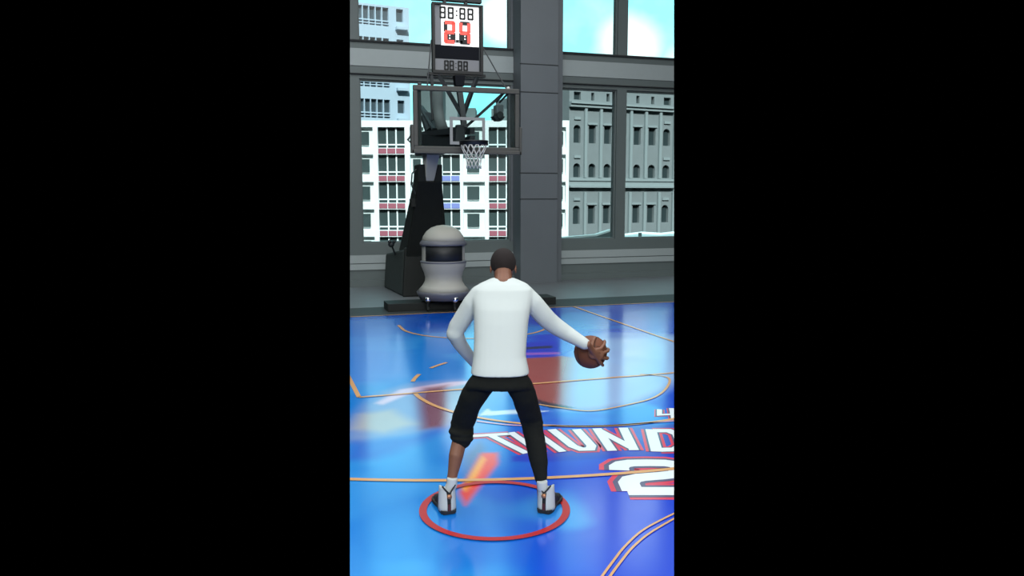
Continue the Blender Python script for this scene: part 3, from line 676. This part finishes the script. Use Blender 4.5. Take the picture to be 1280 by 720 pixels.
MB().lathe(cm,[(mr(27.0),mz(306.5)),(mr(27.5),mz(306.8)),(mr(27.5),mz(324.5)),(mr(27.0),mz(325))],30,af-.82,af+1.1).build('dark_window',M['led'],mc,smooth=True)['label']='black viewing window'
MB().lathe(cm,[(mr(27),mz(325)),(mr(29),mz(326)),(mr(29),mz(327.5)),(mr(27),mz(328.5))],48).build('lip_ring',M['machine2'],mc,smooth=True)
MB().lathe(cm,[(mr(28.5),mz(327.5)),(mr(28),mz(332)),(mr(24.5),mz(340)),(mr(23),mz(346)),(mr(23.5),mz(351)),(mr(27),mz(357)),(mr(33),mz(363)),(0,mz(363))],48).build('waist',M['machine'],mc,smooth=True)
MB().lathe(cm,[(mr(33),mz(362.5)),(mr(34),mz(364)),(mr(33.5),mz(366)),(mr(30),mz(373)),(0,mz(374))],48).build('skirt',M['machine2'],mc,smooth=True)
for dx,dy in ((-.36,-.22),(.12,-.38),(.36,-.16)):
    p=cm+Vector((dx,dy,0)); lg=MB().tube([(p.x,p.y,mz(371)),(p.x,p.y,.08)],.03,12).build('leg',M['black'],mc)
    MB().ball((p.x,p.y-.04,mz(371)),.07).build('hub',M['chrome'],lg); MB().tube([(p.x-.02,p.y,.045),(p.x+.02,p.y,.045)],.045,16).build('caster',M['black'],lg)
MB().tube([cm+Vector((-.45,-.2,.30)),cm+Vector((.45,-.25,.31))],.012,8).build('cross_bar',M['chrome'],mc)

# ------------------------------------------------------------------ player
Bc=at(738.2,440,5.60)
ped=thing('person','person seen from behind in white long sleeved top, black joggers, dribbling','person',at(620,641,5.28)-Vector((0,0,at(620,641,5.28).z)))
px=lambda p,D:p*D/FPX
def limb(mb,pts,n=14):   # (x,y,depth,half width px)
    P=[at(a,b,d) for a,b,d,r in pts]; mb.tube(P,[px(r,d) for a,b,d,r in pts],n); 
    for p,(a,b,d,r) in zip(P,pts): mb.ball(p,px(r,d)*.99,n,8)
def sect(mb,rows,n=28):  # torso: (x0,x1,y,D,half depth)
    vs=[];fs=[]
    for a,b,y,D,hd in rows:
        c=at((a+b)/2,y,D); h=px((b-a)/2,D)
        for k in range(n):
            t=2*PI*k/n; cs,sn=math.cos(t),math.sin(t)
            e=.82
            vs.append(c+Rr*h*math.copysign(abs(cs)**e,cs)+Fh*hd*math.copysign(abs(sn)**e,sn))
    m=len(rows)
    for i in range(m-1):
        for k in range(n): fs.append((i*n+k,i*n+(k+1)%n,(i+1)*n+(k+1)%n,(i+1)*n+k))
    fs+=[tuple(range(n)),tuple((m-1)*n+k for k in reversed(range(n)))]
    mb.add(vs,fs)
# --- hand on the ball (spherical coordinates round the ball centre)
T=-Fh; Zv=Vector((0,0,1))
def sp(th,ph,lift,R=.120):
    th,ph=math.radians(th),math.radians(ph); return Bc+(T*math.cos(th)+(Rr*math.cos(ph)+Zv*math.sin(ph))*math.sin(th))*(R+lift)
hand=MB()
wr=at(734.5,430.5,5.42)
knu=[(35,36),(39,9),(39,-17),(37,-43)]
for (th,ph) in knu:
    k_=sp(th,ph,.012); hand.tube([wr,sp(14,90,.028),(sp(14,90,.026)+k_)/2+T*.004,k_],[.024,.022,.016,.0125],12); hand.ball(k_,.0128,12,8)
hand.ball(sp(8,60,.010),(.042,.042,.018),16,10,(Rr,Zv,T)); hand.ball(sp(22,0,.006),(.038,.040,.018),16,10,(Rr,Zv,T))
for (th,ph),ln in zip(knu,(54,58,54,44)):
    d=(ph*.10); P=[sp(th,ph,.012),sp(th+ln*.42,ph+d*.4,.013),sp(th+ln*.75,ph+d*.8,.010),sp(th+ln,ph+d,.0085)]
    hand.tube(P,[.0130,.0122,.0116,.0105],10); 
    for p,r in zip(P,(.0132,.0124,.0117,.0107)): hand.ball(p,r,10,8)
P=[sp(12,110,.018),sp(30,95,.014),sp(50,84,.013),sp(68,76,.010)]
hand.tube(P,[.018,.0145,.0125,.0095],10)
for p,r in zip(P,(.018,.0148,.0128,.0097)): hand.ball(p,r,10,8)
# --- body: one continuous skin
body=MB()
hc=at(629,331,5.60); hx=px(15.2,5.6)
tilt=math.radians(-14); ax=(Rr,(Fh*math.cos(tilt)+Zv*math.sin(tilt)),(Zv*math.cos(tilt)-Fh*math.sin(tilt)))
body.ball(hc+Zv*.012,(hx,.104,.103),24,16,ax)
body.ball(hc+ax[1]*.03-ax[2]*.055,(hx*.78,.068,.082),20,14,ax)       # jaw
body.ball(hc+ax[1]*.098-ax[2]*.03,(.017,.022,.026),10,8,ax)          # nose
for s_ in (-1,1):
    body.ball(hc+ax[0]*s_*(hx+.002)-ax[1]*.005-ax[2]*.032,(.007,.018,.032),12,8,ax)   # ears
limb(body,[(629,337,5.56,10.5),(629,348,5.50,11),(629,358,5.44,13)])
sect(body,[(609,649,358,5.42,.07),(600,656,370,5.40,.09),(600,654,400,5.32,.09),(603,652,440,5.24,.085),(600,652,462,5.20,.085),(600,650,478,5.20,.09)])
limb(body,[(594,372,5.42,10),(572,410,5.45,8),(569,418,5.46,7.4),(584,442,5.58,5.8),(598,457,5.68,5)])
limb(body,[(659,373,5.42,9.5),(682,398,5.45,8),(694,408,5.47,8),(722,424,5.45,6),(734.5,430.5,5.42,5)])
limb(body,[(606,482,5.20,10.5),(593,503,5.28,9),(581,526,5.40,8),(575,548,5.38,9.6),(570,570,5.30,9.6),(566,592,5.27,6.8),(563,608,5.25,6.4),(561,628,5.28,6.5)])
limb(body,[(646,482,5.20,10.5),(657,505,5.30,9),(665,528,5.38,8),(670,555,5.35,8),(673.5,580,5.30,7),(677,602,5.27,6.6),(678,628,5.28,6.5)])
# left hand, resting in front of the hip
lw=at(598,457,5.68); body.ball(lw+Rr*.04-Zv*.02,(.045,.018,.04),14,10,(Rr,Fh,Zv))
for k,(dz,ln) in enumerate(((.028,.075),(.008,.085),(-.014,.08),(-.034,.062))):
    p0=lw+Rr*.07+Zv*(dz-.02); body.tube([p0,p0+Rr*ln*.45+Fh*-.004,p0+Rr*ln*.8-Fh*.014-Zv*.006,p0+Rr*ln-Fh*.028-Zv*.012],[.0105,.0095,.009,.0075],8)
p0=lw+Rr*.02+Zv*.012; body.tube([p0,p0+Rr*.03+Zv*.03,p0+Rr*.06+Zv*.042],[.015,.011,.009],8)
body.add(hand.v,hand.f)
bo=soften(body.build('body',M['skin'],ped,smooth=True),.0045,2,.5); bo['label']='brown skin'
hair=MB(); hair.ball(hc+Zv*.013,(hx+.005,.109,.108),32,22,ax)
hm=hair.build('hair',M['hair'],ped,smooth=True); hm['label']='very short black hair'
bm=bmesh.new(); bm.from_mesh(hm.data)
bmesh.ops.bisect_plane(bm,geom=bm.verts[:]+bm.edges[:]+bm.faces[:],plane_co=hc-Zv*.030-Fh*.04,plane_no=(Zv*.93+T*.36),clear_inner=True); bm.to_mesh(hm.data); bm.free()
for s_ in (-1,1): MB().ball(hc+ax[1]*.088+ax[0]*s_*.032+ax[2]*.0,.013,12,8).build('eye',M['eye'],ped,smooth=True)
MB().ball(hc+ax[1]*.088-ax[2]*.072,(.024,.010,.008),12,8,ax).build('mouth',M['lip'],ped,smooth=True)
# --- top
sh=MB()
sect(sh,[(615,643,347.5,5.47,.062),(608,650,350.5,5.46,.075),(599,659,354.5,5.44,.09),(592,666,361,5.42,.11),(589,667,372,5.40,.125),(591,664,385,5.36,.13),(592,661,402,5.32,.13),(592,659,425,5.27,.125),(591,658,445,5.23,.125),(589,661,458,5.21,.135),(587.5,662.5,466.5,5.20,.142)])
limb(sh,[(600,369,5.42,13.5),(590,381,5.42,13),(580,396,5.44,12),(571.5,409,5.46,11.6),(568.5,417,5.46,11.2),(575,430,5.52,9.3),(584,442,5.58,8),(595,455,5.66,7)])
limb(sh,[(655,369,5.42,13.5),(667,380,5.42,13),(679,394,5.44,12.5),(687,402,5.46,12),(695,408,5.47,11.3),(709,417,5.47,10),(721,424,5.45,8.6),(731,430,5.43,7.6)])
so=soften(sh.build('long_sleeved_top',M['shirt'],ped,smooth=True),.008,9,.5); so['label']='white long sleeved top'
tx=bpy.data.textures.new('cloth_folds','CLOUDS'); tx.noise_scale=.09
# --- joggers
pn=MB()
sect(pn,[(600,650,460,5.20,.09),(590,660,468,5.20,.118),(583,665,480,5.20,.135),(581,667,484,5.21,.13)])
limb(pn,[(604,478,5.20,17),(592,494,5.24,17),(585.5,508,5.30,15.4),(580,523,5.38,15.6),(577,531,5.40,14.5),(577.5,537,5.40,15.6),(577,544,5.38,14),(577,549,5.37,13.2),(576,552,5.36,11)])
limb(pn,[(647,478,5.20,17),(655,494,5.24,16),(659,508,5.32,15.6),(664,523,5.40,14.6),(667,543,5.38,13.4),(671,560,5.34,13),(673.5,578,5.31,12),(675.5,592,5.29,9.5),(676,598,5.28,8.3)])
for cx_,cy_,D,r in ((578,529,5.40,15.4),(576.5,540,5.38,15.8),(577,547,5.37,14.6),(664.5,527,5.4,15)):
    q=at(cx_,cy_,D); pn.ring(q,px(r-2.2,D),.016,(.1,0,1),24,8)
po=soften(pn.build('joggers',M['pants'],ped,smooth=True),.008,5,.5); po['label']='black joggers, left leg pulled up below the knee'
dp=po.modifiers.new('folds','DISPLACE'); dp.texture=tx; dp.strength=.011; dp.mid_level=.5
# --- socks and shoes
def foot(hx_,hy_,D,turn,sx_):
    h=onfloor(hx_,hy_); h.z=0
    dirn=Fh*math.cos(turn)+Rr*math.sin(turn); sd=dirn.cross(Zv)
    P=lambda f,s,z: h+dirn*f+sd*s+Zv*z
    sk=MB(); sk.tube([at(sx_[0],sx_[1],D+.02),at(sx_[0]-(.5 if turn<0 else -.5),sx_[1]+8,D+.02),P(.07,0,.10)],[.038,.038,.042],16); s_o=soften(sk.build('sock',M['sock'],ped,smooth=True),.006,3); s_o['label']='white ankle sock'
    sh=thing_part=None
    so=MB()
    def outline(k,w=1.0): # sole outline half-widths along the foot
        return k
    fs_=[(-.012,.034),(.01,.048),(.07,.052),(.14,.044),(.20,.052),(.25,.052),(.285,.040),(.305,.018)]
    def loftz(mb,z0,z1,grow0,grow1,frm=fs_):
        up=[]; 
        for z,g in ((z0,grow0),(z1,grow1)):
            L=[P(f,w_+g,z) for f,w_ in frm]; Rt=[P(f,-(w_+g),z) for f,w_ in reversed(frm)]; up.append(L+Rt)
        n=len(up[0]); mb.add(up[0]+up[1],[(i,(i+1)%n,n+(i+1)%n,n+i) for i in range(n)]+[tuple(reversed(range(n))),tuple(range(n,2*n))])
    loftz(so,.003,.030,.004,.007); shoe=so.build('shoe',M['shoeb'],ped,bevel=.004); shoe['label']='white and black high top shoe'
    up=MB()
    for f0,w0,zt_ in ((.045,.040,.175),(.07,.040,.17),(.10,.042,.14),(.15,.045,.10),(.20,.049,.075),(.25,.046,.055),(.285,.034,.04)):
        up.ball(P(f0,0,zt_*.45),(w0,.05,zt_*.56),16,12,(sd,dirn,Zv))
    u=soften(up.build('upper',M['shoeb'],shoe,smooth=True),.006,4)
    # white quarter panels each side of the dark heel strip, standing proud of the upper
    for s_ in (-1,1):
        mb=MB(); n_=10; m_=9; out=[];inn=[]
        for j in range(m_):
            v=j/(m_-1); z=.022+v*.175
            bulge=.060-.007*v**2; a_in=.14+.10*math.sin(PI*min(1,v*1.1))*0+(.30*v**4)+.08
            for i in range(n_):
                t=a_in+(1.45-a_in)*i/(n_-1)           # angle round the heel, 0 = straight back
                R0=bulge*(1-.02*v)
                for lst,R1 in ((out,R0+.004),(inn,R0-.006)):
                    ff=.052-.046*math.cos(t)*(R1/.046); ss=math.sin(t)*R1*1.0
                    lst.append(P(ff+(.03*max(0,(t-1.1))),s_*ss,z))
        N=len(out); F=[]
        for j in range(m_-1):
            for i in range(n_-1):
                a=j*n_+i; F+= [(a,a+1,a+n_+1,a+n_),(N+a,N+a+n_,N+a+n_+1,N+a+1)]
        for i in range(n_-1):
            F+= [(i,N+i,N+i+1,i+1),((m_-1)*n_+i,(m_-1)*n_+i+1,N+(m_-1)*n_+i+1,N+(m_-1)*n_+i)]
        for j in range(m_-1):
            F+= [(j*n_,j*n_+n_,N+j*n_+n_,N+j*n_),(j*n_+n_-1,N+j*n_+n_-1,N+j*n_+2*n_-1,j*n_+2*n_-1)]
        mb.add(out+inn,F); q=mb.build('quarter_panel',M['shoew'],shoe,smooth=True); q['label']='white side panel'
    MB().tube([P(-.016,0,.130),P(.0,0,.129)],.016,16).build('heel_badge',M['badge'],shoe,smooth=True)['label']='small copper coloured round badge'
    MB().box((-.009,-.006,0),(.009,.006,.045)).build('heel_tab',M['shoer'],shoe)
    o=[c for c in shoe.children if c.name.startswith('heel_tab')][-1]
    o.matrix_parent_inverse=Matrix.Identity(4); o.location=P(-.006,0,.028); o.rotation_euler=(0,0,math.atan2(dirn.y,dirn.x)+PI/2)
    cl=MB(); cl.tube([P(.004,.046,.205),P(-.002,.022,.172),P(-.008,.0,.148),P(-.002,-.022,.172),P(.004,-.046,.205)],.006,8); cl.build('collar_trim',M['shoeb'],shoe,smooth=True)
foot(561.5,643,5.22,-.36,(565.5,597))
foot(680,642,5.22,.36,(677.5,601))
# --- ball
bl=thing('basketball','brown leather basketball gripped in the right hand beside the player','ball',Bc-Vector((0,0,.12)))
MB().ball(Bc,.1195,48,32).build('ball_cover',M['ball'],bl,smooth=True)
A1=Vector((.2,.5,.85)).normalized(); A2=A1.orthogonal().normalized(); A3=A1.cross(A2)
sm_=MB().ring(Bc,.1192,.0022,A1,64,6).ring(Bc,.1192,.0022,A2,64,6)
for s_ in (-1,1): sm_.ring(Bc+A3*s_*.065,.1002,.0022,A3,64,6)
sm_.build('seam',M['seam'],bl,smooth=True)
